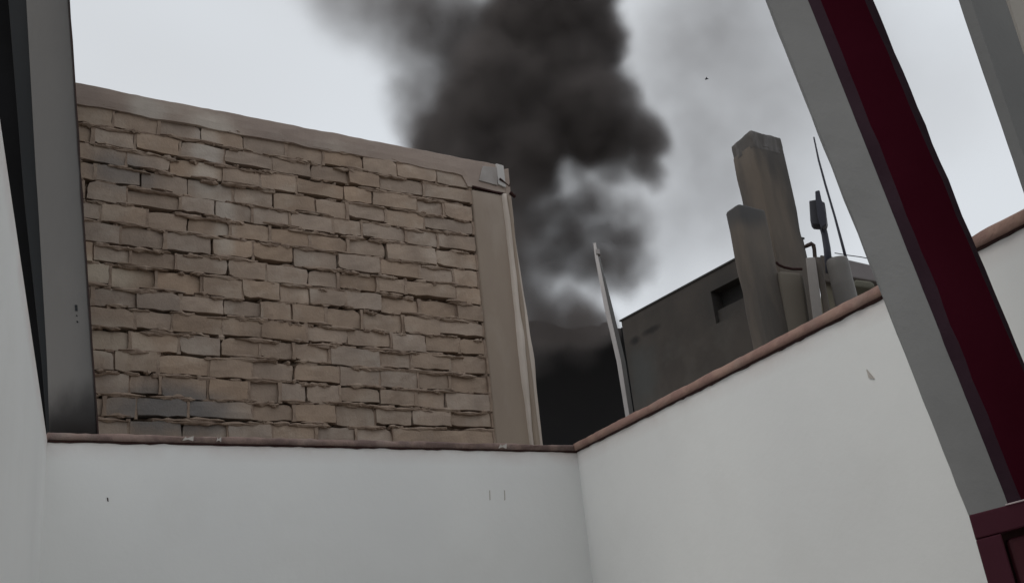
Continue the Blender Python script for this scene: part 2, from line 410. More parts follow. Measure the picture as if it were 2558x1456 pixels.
# end column and the pale ragged render running down its outer corner
bm = bmesh.new()
prism(bm, [W3(uC0+.004, 0, -.012), W3(uR-.07, 0, -.012), W3(uR-.07, 4.50, -.012), W3(uC0+.004, 4.50, -.012)], nb*.2, .012)
roughen(bm, .006, 3, maxlen=.25)
frombm('concrete_column', bm, MAT['column'], bw, True)
def ridge(name, u0, u1, out, m_, seed, ztop=4.50, par=None, amp=.016, wave=1.6, taper=0):
    bm = bmesh.new(); prev = None; n_ = 70
    for i in range(n_+1):
        z = ztop*(1-i/n_*.62)
        a_ = u0+amp*fbm((z*wave, seed, 0), 1.0); b_ = u1+amp*fbm((z*wave, seed+4, 0), 1.0)
        if taper: sh = .034*max(0, 1-(ztop-z)/taper); a_ -= sh; b_ -= sh
        mid = (a_+b_)/2+amp*.5*fbm((z*3, seed+8, 0), 1.0)
        r = [bm.verts.new(W3(a_, z, .0)), bm.verts.new(W3(a_+.2*(b_-a_), z, -out*.8)), bm.verts.new(W3(mid, z, -out-.006*fbm((z*5, seed, 3), 1.0))),
             bm.verts.new(W3(b_-.15*(b_-a_), z, -out*.55)), bm.verts.new(W3(b_, z, .01)), bm.verts.new(W3(b_, z, .19)), bm.verts.new(W3(a_, z, .19))]
        if prev:
            for q in range(7): bm.faces.new((prev[q], r[q], r[(q+1) % 7], prev[(q+1) % 7]))
        else: bm.faces.new(r)
        prev = r
    bm.faces.new(prev[::-1])
    return frombm(name, bm, m_, bw, True)
ridge('pale_render_ridge', uR-.098, uR-.046, .034, MAT['drip'], 2)
ridge('render_edge', uR-.048, uR-.006, .012, MAT['column'], 9, wave=1.1)
ridge('outer_render_edge', uR-.012, uR+.02, .004, MAT['drip'], 15, ztop=4.42, amp=.014, taper=1.0)
# pale patch, dark crack and the little upright stub at the top corner
bm = bmesh.new(); prism(bm, [W3(2.66, 4.565, -.026), W3(2.80, 4.553, -.026), W3(2.812, 4.69, -.026), W3(2.70, 4.68, -.024)], nb*.01, .003)
frombm('grey_patch', bm, MAT['patch'], bw)
bm = bmesh.new(); prism(bm, [W3(2.806, 4.56, -.03), W3(2.862, 4.545, -.03), W3(2.862, 4.71, -.03), W3(2.806, 4.715, -.03)], nb*.02, .003)
frombm('pale_patch', bm, mat('light_patch', (.58, .56, .54), (.5, .48, .46)), bw)
bm = bmesh.new(); prism(bm, [W3(2.873, 4.50, .0), W3(2.915, 4.50, .0), W3(2.92, 4.715, .0), W3(2.876, 4.70, .0)], nb*.1, .004)
frombm('corner_stub', bm, MAT['beam'], bw)
bm = bmesh.new()
tube(bm, [W3(2.815, 4.60, -.035), W3(2.85, 4.58, -.036), W3(2.895, 4.565, -.02), W3(2.915, 4.60, -.008)], [.008, .004, .004, .002], 6)
tube(bm, [W3(2.905, 4.525, -.01), W3(2.945, 4.505, .0)], .012, 6)
frombm('tie_wire', bm, MAT['coping_lip'], bw)
bm = bmesh.new(); prism(bm, [W3(2.61, 4.512, -.02), W3(2.85, 4.496, -.02), W3(2.85, 4.506, -.02), W3(2.61, 4.522, -.02)], nb*.02)
frombm('dark_joint', bm, MAT['coping_lip'], bw)

# ------------------------------------------------------------------ left post, dark board and black shade sheet above the left wall
def yplane_quad(pts, Y): return [aty(x, y, Y) for x, y in pts]
YP = 3.62
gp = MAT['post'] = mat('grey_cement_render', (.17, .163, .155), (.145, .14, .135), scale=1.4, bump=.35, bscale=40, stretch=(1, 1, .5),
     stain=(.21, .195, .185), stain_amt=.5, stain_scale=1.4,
     spot=[(tuple(aty(180, 1075, YP)), (.35, .6, .2), (.022, .02, .02), .88)])  # shade at the foot, painted into the post's colour
p0 = aty(182, 1080, YP)
po = empty('grey_post', p0, 'tall grey cement post rising from the corner between left wall and brick wall', 'post')
NPT = 40; bm = bmesh.new(); prev = None
edgeR = [(-300, 150), (0, 172), (210, 187), (500, 205), (900, 232), (1080, 245), (1092, 246)]
edgeL = [(-300, 46), (0, 66), (430, 90), (500, 95), (900, 118), (1080, 124), (1092, 124)]
def interp(tab, y):
    for (a, xa), (b, xb) in zip(tab[:-1], tab[1:]):
        if y <= b: return xa+(xb-xa)*(y-a)/(b-a)
    return tab[-1][1]
yy = [-1100+i*2188/NPT for i in range(NPT+1)]
for y in yy:
    l = aty(interp(edgeL, y), y, YP); r = aty(interp(edgeR, y)+2*fbm((y*.02, 1, 1), 1.0), y, YP)
    dv = away(aty(150, 700, YP), 1)
    q = [bm.verts.new(l+dv*.006), bm.verts.new(l.lerp(r, .05)), bm.verts.new(l.lerp(r, .5)-dv*.002), bm.verts.new(l.lerp(r, .95)), bm.verts.new(r+dv*.008), bm.verts.new(r+dv*.22), bm.verts.new(l+dv*.22)]
    if prev:
        for k in range(7): bm.faces.new((prev[k], q[k], q[(k+1) % 7], prev[(k+1) % 7]))
    else: bm.faces.new(q)
    prev = q
bm.faces.new(prev[::-1])
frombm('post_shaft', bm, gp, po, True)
# dark worn arris down the right edge
bm = bmesh.new(); prev = None
for y in yy:
    x = interp(edgeR, y); w_ = 3+2.4*fbm((y*.013, 5, 1), 1.0)
    l = aty(x-w_*.5, y, YP-.003); r = aty(x+w_*.8, y, YP-.003)
    q = [bm.verts.new(l), bm.verts.new(r), bm.verts.new(r+away(r, .1)), bm.verts.new(l+away(l, .02))]
    if prev:
        for k in range(4): bm.faces.new((prev[k], q[k], q[(k+1) % 4], prev[(k+1) % 4]))
    else: bm.faces.new(q)
    prev = q
bm.faces.new(prev[::-1])
frombm('dark_edge_strip', bm, mat('rust_black_edge', (.02, .013, .012), (.035, .018, .015), scale=14), po)
for (x, y, w_, h_) in ((187, 761, 6, 15), (190, 786, 3, 4), (191, 801, 4, 4)):
    bm = bmesh.new(); prism(bm, yplane_quad([(x, y+h_), (x+w_, y+h_), (x+w_-1, y), (x-1, y)], YP-.004), Vector((0, .008, 0)), .0015)
    frombm('bolt_head' if h_ < 10 else 'small_clip', bm, MAT['slate'], po)
# slate-dark board beside the post, black sheet standing in for shade between it and the wall
sb = empty('dark_board', aty(100, 1080, YP), 'narrow blue-grey board standing just left of the grey post', 'board')
bm = bmesh.new()
prism(bm, yplane_quad([(119, 1088), (127, 1088), (122, 900), (97, 500), (68, 0), (-12, -1100), (-80, -1100), (22, 0), (62, 500), (105, 900)][::-1], YP+.03), away(aty(90, 600, YP), .15))
frombm('board', bm, MAT['slate'], sb)
db = empty('black_shade', aty(60, 1000, YP+.1), 'black sheet standing in for deep shade above the left white wall beside the slate board', 'wall')
bm = bmesh.new()
prism(bm, yplane_quad([(116, 1110), (127, 1090), (118, 900), (94, 500), (60, 0), (-20, -1100), (-700, -1100), (-500, 1110)][::-1], YP+.07), Vector((0, .2, 0)))
frombm('shade_sheet', bm, MAT['dark'], db)

# ------------------------------------------------------------------ maroon / grey beam at right, near the camera
YB = 1.75
def near(x, y, Y=YB): return aty(x, y, Y)
def strip(name, edges, m_, parent, thick, smooth=False, y1=1400):
    """edges: list of (table, Y) from left to right"""
    bm = bmesh.new(); prev = None
    ys = [-1500+i*(y1+1500)/64 for i in range(65)]
    for y in ys:
        fr = [aty(interp(t_, y)+j*fbm((y*.012, sd_, 2), 1.0), y, Y_) for (t_, Y_, j, sd_) in edges]
        av = away(fr[0], thick); bk = [fr[-1]+av, fr[0]+av]
        q = [bm.verts.new(p) for p in fr+bk]
        if prev:
            n_ = len(q)
            for k in range(n_): bm.faces.new((prev[k], q[k], q[(k+1) % n_], prev[(k+1) % n_]))
        else: bm.faces.new(q)
        prev = q
    bm.faces.new(prev[::-1])
    return frombm(name, bm, m_, parent, smooth)
def line(x0, y0, x1, y1): s = (x1-x0)/(y1-y0); return [(-400, x0+s*(-400-y0)), (1400, x0+s*(1400-y0))]
eL = line(1920, 0, 2420, 1285); eM = line(2018, 0, 2519, 1260); eM2 = line(2050, 0, 2556, 1260)
eR2 = line(2160, 0, 2532, 870); eR = line(2181, 0, 2558, 905)
GB = MAT['greybeam'] = mat('grey_primer', (.225, .224, .220), (.18, .179, .176), scale=2.5, rough=.75, bump=.3, bscale=40)
rb = empty('leaning_beam', near(2450, 1270), 'leaning roof beam with dark maroon face and grey side crossing the right of the picture', 'beam')
strip('grey_side', [(eL, YB+.055, 2.0, 1), (eM, YB-.004, 0, 2)], GB, rb, .09, y1=1284)
strip('worn_edge', [(eM, YB-.005, 3, 2), (eM2, YB-.012, 4, 5)], MAT['maroon_edge'], rb, .05)
strip('maroon_face', [(eM2, YB-.012, 4, 5), (eR2, YB-.012, 3.5, 8)], MAT['maroon'], rb, .07)
strip('worn_edge', [(eR2, YB-.012, 3.5, 8), (eR, YB-.002, 2.5, 11)], MAT['maroon_edge'], rb, .05)
# door frame with sunk panel under it
YF = 1.66
df = empty('panelled_door', aty(2540, 1400, YF)*1 - Vector((0, 0, aty(2540, 1400, YF).z)), 'maroon door with a sunk panel at the bottom right corner under the leaning beam', 'door')
tl = aty(2420, 1286, YF); tr = aty(2558, 1250, YF); dx = (tr-tl); dx.z = 0; du = (tr-tl)/(tr-tl).x
bl = aty(2468, 1456, YF); dvn = (bl-tl)/(tl.z-bl.z)
def DF(a, z, w=0): # a metres right of the top-left corner, z metres below it
    return tl + du*a + dvn*z + Vector((0, w, 0))
st = .034
bm = bmesh.new()
prism(bm, [DF(0, 0), DF(.85, 0), DF(.85, st+.004), DF(0, st+.004)][::-1], away(tl, .05), .0025)
frombm('top_rail', bm, MAT['maroon_frame'], df)
bm = bmesh.new()
prism(bm, [DF(.0, st+.005), DF(.042, st+.005), DF(.042, 1.8), DF(.0, 1.8)][::-1], away(tl, .05), .0025)
frombm('stile', bm, MAT['maroon_frame'], df)
bm = bmesh.new()
prism(bm, [DF(.79, st+.006), DF(.85, st+.006), DF(.85, 1.8), DF(.79, 1.8)][::-1], Vector((0, .05, 0)), .004)
frombm('stile', bm, MAT['maroon_frame'], df)
bm = bmesh.new()
prism(bm, [DF(.03, st, .032), DF(.80, st, .032), DF(.80, 1.8, .032), DF(.03, 1.8, .032)][::-1], Vector((0, .01, 0)))
frombm('recess_back', bm, MAT['coping_lip'], df)
bm = bmesh.new()
prism(bm, [DF(.056, st+.016, .014), DF(.78, st+.016, .014), DF(.78, 1.75, .014), DF(.056, 1.75, .014)][::-1], Vector((0, .016, 0)), .006)
frombm('panel', bm, MAT['panel'], df)
bm = bmesh.new()
tube(bm, [DF(.062, -.001, -.001), DF(.3, -.001, -.001), DF(.8, -.001, -.001)], .0012, 6)
frombm('edge_trim', bm, mat('pale_trim', (.5, .42, .42)), df)

# second beam and pale wall panel at the top right
fl = line(2395, 0, 2558, 480); fr_ = line(2512, 0, 2556, 130)
sb2 = empty('upper_beam', aty(2500, 60, 1.5), 'grey beam cutting the top right corner of the sky', 'beam')
strip('beam_face', [(fl, 1.50, 2, 31), (line(2425, 0, 2588, 480), 1.485, 0, 32), (fr_, 1.56, 1, 33)], mat('grey_beam_paint', (.17, .17, .165), (.14, .14, .138), scale=2, bump=.3), sb2, .08)
uw = empty('upper_wall', aty(2600, 0, 1.6), 'pale wall strip in the extreme top right corner', 'wall')
bm = bmesh.new()
prism(bm, yplane_quad([(2500, -60), (2600, 250), (2900, 1000), (3420, 3400), (5200, 3400), (5200, -1500), (2010, -1500)], 1.66), Vector((0, .12, 0)))
frombm('plaster', bm, mat('cream_plaster', (.36, .335, .30), (.33, .31, .28), scale=2), uw)

# ------------------------------------------------------------------ beyond the right wall
conc = MAT['conc'] = mat('weathered_grey_concrete', (.135, .112, .092), (.068, .062, .058), scale=4, lo=.4, hi=.6, bump=.9, bscale=30, stretch=(1, 1, .25),
                         stain=(.15, .13, .11), stain_amt=.6, stain_scale=1.8)
conc2 = mat('brown_concrete_column', (.155, .13, .108), (.095, .084, .075), scale=4, lo=.4, hi=.6, bump=.8, bscale=30, stretch=(1, 1, .25), stain=(.09, .085, .08), stain_amt=.7,
            spot=[(tuple(aty(1860, 515, 5.2)), (.3, .4, .14), (.06, .06, .062), .85)])
cap = mat('grey_sheeting', (.105, .095, .088), (.075, .072, .07), scale=6, bump=.8, bscale=22, stain=(.26, .25, .25), stain_amt=.5, stain_scale=11, stretch=(1, 1, .3))
def pillar(name, label, top, left, right, Y, depth, m_, ext=1300, bev=.02, capn=None, cat='column', chunk=.12):
    """top: photo outline of the head from left to right; left/right: slopes dx/dy of the sides"""
    x0, y0 = top[0]; x1, y1 = top[-1]
    pts = top + [(x1+right*(ext-y1), ext), (x0+left*(ext-y0), ext)]
    P = [aty(x, y, Y) for x, y in pts]; P = [Vector((p.x, p.y, max(p.z, 0))) for p in P]
    e = empty(name, Vector(((P[0].x+P[-3].x)/2, Y+depth/2, 0)), label, cat)
    # split into shaft and head so that both stay real solids
    bm = bmesh.new(); prism(bm, P[::-1], away(P[0], depth), bev, 2)
    roughen(bm, .004, 4, maxlen=chunk)
    frombm('shaft', bm, m_, e, True)
    return e
def solve(P, d, xt):
    a, b = 0.0, 2.0
    s0 = 1 if proj(P+d*.5)[0] > proj(P)[0] else -1
    for _ in range(40):
        m_ = (a+b)/2
        if (proj(P+d*m_)[0]-xt)*s0 < 0: a = m_
        else: b = m_
    return a
def boxpillar(label, corner, xr, xl, Y, m_, bev, z0=0, head=None, hz=0):
    P = aty(*corner, Y); w = solve(P, ub, xr); dpt = solve(P, -ur, xl)
    e = empty('concrete_pillar', Vector((P.x, P.y, 0)), label, 'pillar')
    zt_ = P.z-hz
    def box(z_a, z_b, o_):
        q = [P-ub*o_+ur*o_, P+ub*(w+o_)+ur*o_, P+ub*(w+o_)-ur*(dpt+o_), P-ub*o_-ur*(dpt+o_)]
        return [Vector((v.x, v.y, z_a)) for v in q], up*(z_b-z_a)
    bm = bmesh.new(); prism(bm, *box(0, zt_+(.03 if hz else 0), 0), bev, 2); roughen(bm, .009, 5, maxlen=.09)
    frombm('shaft', bm, m_, e, True)
    if hz:
        bm = bmesh.new(); prism(bm, *box(zt_-.01, P.z, .002), .012, 2); roughen(bm, .006, 9, maxlen=.03)
        frombm('wrapped_head', bm, head, e, True)
    return e
tall = boxpillar('tallest grey pillar with a wrapped angular head behind the right wall', (1874, 325), 1950, 1825, 5.6, conc, .007, head=cap, hz=.12)
short = boxpillar('shorter round-topped pillar standing left of the tallest pillar', (1842, 507), 1913, 1811, 5.2, conc2, .018)
# dark sag line across the tall pillar: a cable hanging there
cb = bmesh.new(); tube(cb, [aty(x, y, 5.5) for x, y in ((1938, 655), (1946, 662), (1960, 668), (1980, 672), (2004, 672))], .008, 6)
tag(frombm('cable', cb, MAT['coping_lip'], None), 'black cable sagging across the foot of the tallest pillar', 'cable')
lp = pillar('tan_pillar', 'low tan pillar below the sagging cable at the foot of the tallest pillar',
       [(1941, 676), (2004, 680)], .155, .14, 5.3, .2, mat('tan_cement', (.165, .145, .118), (.14, .122, .10), scale=2, stretch=(1, 1, .3)), cat='column')
pillar('pale_post', 'slim pale concrete post with a flat top right of the tallest pillar',
       [(2012, 643), (2036, 641)], .118, .125, 5.15, .1, mat('pale_cement', (.27, .25, .235), (.20, .185, .175), scale=3, stretch=(1, 1, .3)), bev=.006, cat='post')
pillar('dark_post', 'slim dark post squeezed between the pale post and the grey drum',
       [(2036, 640), (2050, 641)], .15, .17, 5.22, .1, conc, bev=.006, cat='post')
# drum / tank
t0 = aty(2078, 640, 5.4); rr = (aty(2108, 700, 5.4).x-aty(2052, 700, 5.4).x)/2
dr = empty('water_drum', Vector((t0.x+.04, 5.4+rr, 0)), 'grey round drum behind the coping right of the slim posts', 'drum')
bm = bmesh.new(); cx_, cy_ = t0.x+.045, 5.4+rr; rings = []
prof = [(0, t0.z), (rr*.9, t0.z), (rr*1.0, t0.z-.015), (rr*1.02, t0.z-.06), (rr*1.0, t0.z-.14), (rr*1.03, t0.z-.15), (rr*1.03, t0.z-.17), (rr*1.06, t0.z-.32), (rr*1.1, t0.z-.34), (rr*1.1, t0.z-.36), (rr*1.12, 1.2)]
for (r_, z_) in prof:
    rings.append([bm.verts.new((cx_+r_*math.cos(a*math.pi/14)+.001*a*0, cy_+r_*math.sin(a*math.pi/14), z_)) for a in range(28)] if r_ else [bm.verts.new((cx_, cy_, z_))])
for a, b in zip(rings[:-1], rings[1:]):
    for k in range(28):
        if len(a) == 1: bm.faces.new((a[0], b[k], b[(k+1) % 28]))
        else: bm.faces.new((a[k], b[k], b[(k+1) % 28], a[(k+1) % 28]))
frombm('drum_shell', bm, mat('grey_drum', (.11, .105, .10), (.15, .14, .13), rough=.5, scale=3, stretch=(1, 1, .3)), dr, True)
# low roof parapet
lr = empty('low_parapet', aty(2110, 660, 7.2)*1, 'low grey roof parapet behind the drum, partly hidden by the maroon beam', 'wall')
bm = bmesh.new(); prism(bm, (Q_ := yplane_quad([(2048, 636), (2108, 645), (2112, 715), (2052, 700)][::-1], 7.2)), away(Q_[0], .25), .01); frombm('dark_block', bm, conc, lr)
bm = bmesh.new(); prism(bm, (Q_ := yplane_quad([(2109, 646), (2300, 690), (2310, 725), (2113, 690)][::-1], 7.15)), away(Q_[0], .25), .01); frombm('pale_block', bm, mat('pale_block', (.24, .22, .22), (.2, .18, .18)), lr)
bm = bmesh.new(); prism(bm, (Q_ := yplane_quad([(2050, 690), (2113, 688), (2310, 722), (2340, 1000), (2050, 1000)][::-1], 7.25)), away(Q_[0], .25), .01); frombm('olive_wall', bm, mat('olive_render', (.115, .105, .078), (.15, .13, .10), scale=5), lr)
bm = bmesh.new(); prism(bm, (Q_ := yplane_quad([(2133, 697), (2176, 703), (2186, 712), (2180, 722), (2130, 717)][::-1], 6.4)), away(Q_[0], .5), .02, 3); roughen(bm, .01, 6)
o = frombm('cement_block', bm, mat('olive_block', (.15, .145, .115), (.12, .115, .09), scale=4)); tag(o, 'small olive-grey block lying above the coping next to the grey drum', 'block')
# vent pipe with hooked end
bm = bmesh.new(); tube(bm, [aty(x, y, 5.3) for x, y in ((2010, 617), (2018, 613), (2027, 609), (2032, 613), (2034, 622), (2036, 645), (2037, 700))], [.010, .012, .013, .012, .011, .011, .011], 8)
tag(frombm('hooked_pipe', bm, mat('dark_pipe', (.05, .035, .03)), None, True), 'short dark hooked pipe sticking up beside the tallest pillar', 'pipe')
# floodlight on a pole
fp = empty('pole_lamp', aty(2060, 640, 7.0), 'dark pole with a box-shaped lamp head against the pale sky', 'lamp')
ink = mat('blue_black_metal', (.035, .037, .05), (.028, .028, .04), rough=.5, scale=6)
bm = bmesh.new(); tube(bm, [aty(x, y, 7.0) for x, y in ((2052, 555), (2060, 585), (2066, 620), (2072, 680))], [.026, .024, .026, .028], 10); frombm('pole', bm, ink, fp, True)
bm = bmesh.new(); prism(bm, (Q_ := yplane_quad([(2021, 501), (2040, 498), (2060, 505), (2066, 552), (2060, 562), (2030, 560), (2024, 553)][::-1], 6.95)), away(Q_[0], .12), .008); frombm('lamp_box', bm, mat('lamp_grey', (.07, .07, .08)), fp)
bm = bmesh.new(); prism(bm, (Q_ := yplane_quad([(2037, 500), (2036, 477), (2047, 474), (2052, 498), (2063, 530), (2065, 560), (2052, 570), (2043, 545)][::-1], 6.9)), away(Q_[0], .1), .008); frombm('bracket', bm, ink, fp)
bm = bmesh.new(); tube(bm, [aty(x, y, 7.4) for x, y in ((2033, 343), (2045, 400), (2062, 462), (2085, 540), (2104, 610), (2117, 660))], [.006, .008, .009, .009, .011, .012], 6)
tag(frombm('antenna_rod', bm, ink, None, True), 'thin bent dark rod rising high beside the box lamp', 'antenna')
bm = bmesh.new(); tube(bm, [aty(x, y, 7.6) for x, y in ((2085, 632), (2120, 638), (2150, 642), (2200, 652))], .004, 5)
tag(frombm('overhead_wire', bm, ink, None), 'thin dark wire stretched above the low parapet', 'wire')

# pale square pole in front of the smoke
pp = empty('pale_pole', aty(1560, 1040, 6.3), 'slim pale square pole standing before the dark smoke', 'pole')
def qstrip(name, pts_l, pts_r, Yl, Yr, thick, m_, parent):
    bm = bmesh.new(); prev = None
    for (a, b) in zip(pts_l, pts_r):
        l = aty(*a, Yl); r = aty(*b, Yr); av = away(l, thick); q = [bm.verts.new(p) for p in (l, r, r+av, l+av)]
        if prev:
            for k in range(4): bm.faces.new((prev[k], q[k], q[(k+1) % 4], prev[(k+1) % 4]))
        else: bm.faces.new(q)
        prev = q
    bm.faces.new(prev[::-1]); return frombm(name, bm, m_, parent)
cl = [(1482, 608), (1486, 640), (1510, 770), (1540, 900), (1569, 1080)]
cm = [(1488, 606), (1494, 640), (1521, 770), (1551, 900), (1579, 1080)]
crr = [(1489, 608), (1498, 640), (1531, 770), (1562, 900), (1590, 1080)]
qstrip('lit_face', cl, cm, 6.33, 6.3, .03, mat('lit_galvanised', (.62, .59, .58), (.48, .45, .44), scale=6, rough=.6, stretch=(1, 1, .3)), pp)
qstrip('shaded_face', cm, crr, 6.301, 6.37, .03, mat('shaded_galvanised', (.13, .125, .12), (.10, .095, .09), scale=6, rough=.6), pp)  # shaded side painted darker than the lit face
bm = bmesh.new(); prism(bm, (Q_ := yplane_quad([(1487, 622), (1497, 622), (1499, 634), (1489, 634)][::-1], 6.29)), away(Q_[0], .05), .003); frombm('bracket', bm, mat('pole_tab', (.4, .37, .36)), pp)

# ------------------------------------------------------------------ dark building
HB = 4.6
e1 = atz(1552, 802, HB); e2 = atz(1835, 650, HB); ud = (e2-e1).normalized(); nd = Vector((-ud.y, ud.x, 0))
if nd.dot(e1-EYE) < 0: nd = -nd
bd = empty('dark_building', Vector((e1.x, e1.y, 0)), 'dark building with a recessed opening behind the right wall', 'building')
bd_m = mat('dark_render', (.062, .053, .046), (.042, .037, .033), scale=1.8, bump=.4, bscale=20, stain=(.086, .08, .072), stain_amt=.75, stain_scale=1.5,  # dark brown tones with lighter and darker blotches
           spot=[(tuple(onp(1588, 850, e1, nd)), (.10, .12, .06), (.012, .011, .011), .9), (tuple(onp(1625, 825, e1, nd)), (.16, .2, .045), (.014, .013, .012), .85), (tuple(onp(1608, 940, e1, nd)), (.28, .3, .42), (.062, .066, .064), .7), (tuple(onp(1800, 745, e1, nd)), (.3, .4, .3), (.035, .032, .03), .6)])
q_ = onp(1955, 600, e1, nd); BL = (q_-e1).dot(ud)
def onb(x, y): return onp(x, y, e1, nd)
def BQ(a, z, w=0): return Vector((e1.x, e1.y, 0)) + ud*a + nd*w + up*z
ua = lambda x, y: ((onb(x, y)-e1).dot(ud), onb(x, y).z)
a0, zo1 = ua(1775, 730); a1, zo0 = ua(1850, 780); _, zo2 = ua(1850, 690)
# wall around an opening: four blocks
def block(name, a, b, z0, z1, w0, w1, m_, bev=0):
    bm = bmesh.new(); prism(bm, [BQ(a, z0, w0), BQ(b, z0, w0), BQ(b, z1, w0), BQ(a, z1, w0)], nd*(w1-w0), bev); return frombm(name, bm, m_, bd)
zo0, zo1 = min(zo0, zo1), max(zo2, zo1)
block('wall', 0, a0, 0, HB, 0, .25, bd_m)
block('wall', a0, a1+.3, 0, zo0, 0, .25, bd_m)
block('wall', a0, a1+.3, zo1, HB, 0, .25, bd_m)
block('wall', a1+.3, max(BL, a1+.4), 0, HB, 0, .25, bd_m)
block('opening_back', a0-.05, a1+.35, zo0-.05, zo1+.05, .12, .3, mat('shuttered_dark', (.028, .026, .025), (.02, .019, .018)))
block('opening_shelf', a0+.0, a1+.3, zo0+.0, zo0+(zo1-zo0)*.42, .04, .118, bd_m)
block('parapet_cap', -.02, max(BL, a1+.4), HB, HB+.015, -.01, .27, mat('dark_cap', (.045, .043, .042)))
# broken lintel and a rendered patch nearer the pole
b0, zq0 = ua(1570, 850); b1, zq1 = ua(1650, 805)
# farther building, painted black for the shade on it, its top lost in smoke
YK = 18.6
fb = empty('shaded_building', Vector((aty(1420, 900, YK).x, YK, 0)), 'building painted black for shade, seen through the gap right of the concrete column', 'building')
bm = bmesh.new(); prism(bm, [Vector((p.x, p.y, z if z is not None else p.z)) for p, z in ((aty(1100, 800, YK), 0), (aty(1640, 830, YK), 0), (aty(1640, 818, YK), None), (aty(1540, 820, YK), None), (aty(1480, 812, YK), None), (aty(1420, 822, YK), None), (aty(1350, 800, YK), None), (aty(1290, 805, YK), None), (aty(1100, 760, YK), None))], Vector((0, 3, 0)))
frombm('shade_black_wall', bm, mat('shade_black', (.014, .0135, .014), (.010, .010, .011), scale=.5, rough=.95), fb)
bm = bmesh.new(); prism(bm, [Vector((aty(1556, 800, e1.y).x-.0, e1.y+.03, 0)), Vector((e1.x, e1.y+.03, 0)), Vector((e1.x, e1.y+.03, HB-.05)), Vector((e1.x-.01, e1.y+.03, HB-.06))], away(e1, 3)+Vector((.25, 0, 0)))
frombm('return_wall', bm, mat('shade_black_render', (.016, .0155, .015), (.012, .012, .012), scale=.9, rough=.95), bd)  # return face in shade, painted near black
ch = bmesh.new(); prism(ch, [aty(x, y, YK-.2) for x, y in ((1500, 830), (1500, 806), (1518, 803), (1520, 830))][::-1], Vector((0, .3, 0)), .02)
frombm('chimney_stub', ch, mat('pale_stub', (.3, .28, .27)), fb)

# ------------------------------------------------------------------ smoke: one plume, a real volume
YS = 17.0
blobs = []   # photo x, y, radius (px), density, depth offset (m)
def sb_(x, y, r, d=1.0, dy=0.0, so=0): blobs.append((x, y, r, d, dy, so))
for x, y, r in ((1400, -420, 230), (1400, -250, 210), (1390, -100, 190), (1385, 20, 180), (1340, 110, 190), (1400, 190, 160), (1270, 210, 160), (1290, 300, 195),
                (1430, 290, 150), (1200, 330, 150), (1330, 370, 150), (1500, 100, 90), (1210, 420, 150), (1480, 340, 110), (1460, 60, 120), (1460, -40, 120), (1470, 150, 100), (1480, 230, 90), (1130, 380, 90), (1280, 100, 120)): sb_(x, y, r, 2.2, random.uniform(-.4, .4))
for x, y, r in ((1530, 225, 75), (1560, 320, 85), (1600, 350, 60), (1590, 410, 55), (1540, 390, 70)): sb_(x, y, r, 1.3, random.uniform(-.5, .5), .6)
for x, y, r in ((1290, 480, 120), (1330, 540, 110), (1420, 520, 75), (1300, 640, 110), (1420, 600, 90), (1490, 590, 75), (1550, 600, 65), (1480, 670, 75), (1330, 720, 90), (1540, 680, 55), (1500, 500, 70), (1380, 660, 90), (1560, 640, 60), (1270, 560, 90), (1420, 450, 70)): sb_(x, y, r*1.05, 1.15, random.uniform(-.6, .2), 1)
for x, y, r in ((1340, 785, 75), (1300, 780, 80), (1390, 800, 55), (1440, 820, 40)): sb_(x, y, r*1.1, 1.0, -.9, 1)
for x, y, r, d in ((1430, 835, 60, .3), (1340, 840, 70, .3), (1470, 800, 60, .8), (1515, 800, 35, .5)): sb_(x, y, r, d, -1.2, 1)
for y in range(-160, 200, 55): sb_(1462, y, 84, 2.0, 0)
# thin drifting parts
for x, y, r, d in ((1570, 235, 50, .5), (1590, 345, 85, .9), (1600, 425, 60, .9), (1080, 200, 130, .25), (1060, 330, 85, .35), (1170, 90, 130, .32), (1170, 200, 100, .45), (960, 40, 160, .12), (1060, 60, 150, .2), (1180, 20, 110, .3), (1000, -60, 180, .16), (1800, 250, 330, .06), (1900, 450, 300, .05), (2000, 50, 330, .05), (2250, 250, 300, .035), (1750, 0, 250, .06), (900, 10, 150, .18), (1000, 60, 150, .16), (1100, 40, 150, .3), (830, -60, 150, .22), (1060, 170, 120, .14), (1090, 260, 95, .2), (1040, 320, 70, .2), (1150, 150, 110, .3),
                   (1620, 180, 150, .10), (1680, 330, 160, .10), (1750, 120, 220, .06), (1720, 500, 200, .10), (1850, 300, 260, .05), (1780, 40, 200, .07), (1620, 560, 130, .14), (1650, 690, 110, .10), (1900, 560, 220, .04), (2050, 200, 260, .04), (1480, 460, 90, .45), (1450, 815, 60, 1.0), (1500, 812, 42, .8), (1390, 780, 90, .6), (1450, 770, 80, .5), (1480, 800, 55, .4), (1430, 825, 60, .35), (1340, 810, 70, .4), (1560, 540, 80, .4), (1040, 250, 110, .25), (1080, 350, 80, .4), (1950, -50, 260, .05)): sb_(x, y, r, d*(.62 if x < 1200 and d < .3 else .42 if x > 1600 and d < .3 else 1), random.uniform(-.5, .5))
cen = [(aty(x, y, YS+dy), r*(YS+dy)*1.06/FPX, d, so) for x, y, r, d, dy, so in blobs]
lo = Vector((min(c.x-r for c, r, d, so in cen)-.3, min(c.y-r for c, r, d, so in cen)-.3, min(c.z-r for c, r, d, so in cen)-.2))
hi = Vector((max(c.x+r for c, r, d, so in cen)+.3, max(c.y+r for c, r, d, so in cen)+.3, max(c.z+r for c, r, d, so in cen)+.3))
G = bpy.data.node_groups.new('smoke_field', 'GeometryNodeTree')
G.interface.new_socket('Geometry', in_out='INPUT', socket_type='NodeSocketGeometry'); G.interface.new_socket('Geometry', in_out='OUTPUT', socket_type='NodeSocketGeometry')
gn = lambda t: G.nodes.new(t)
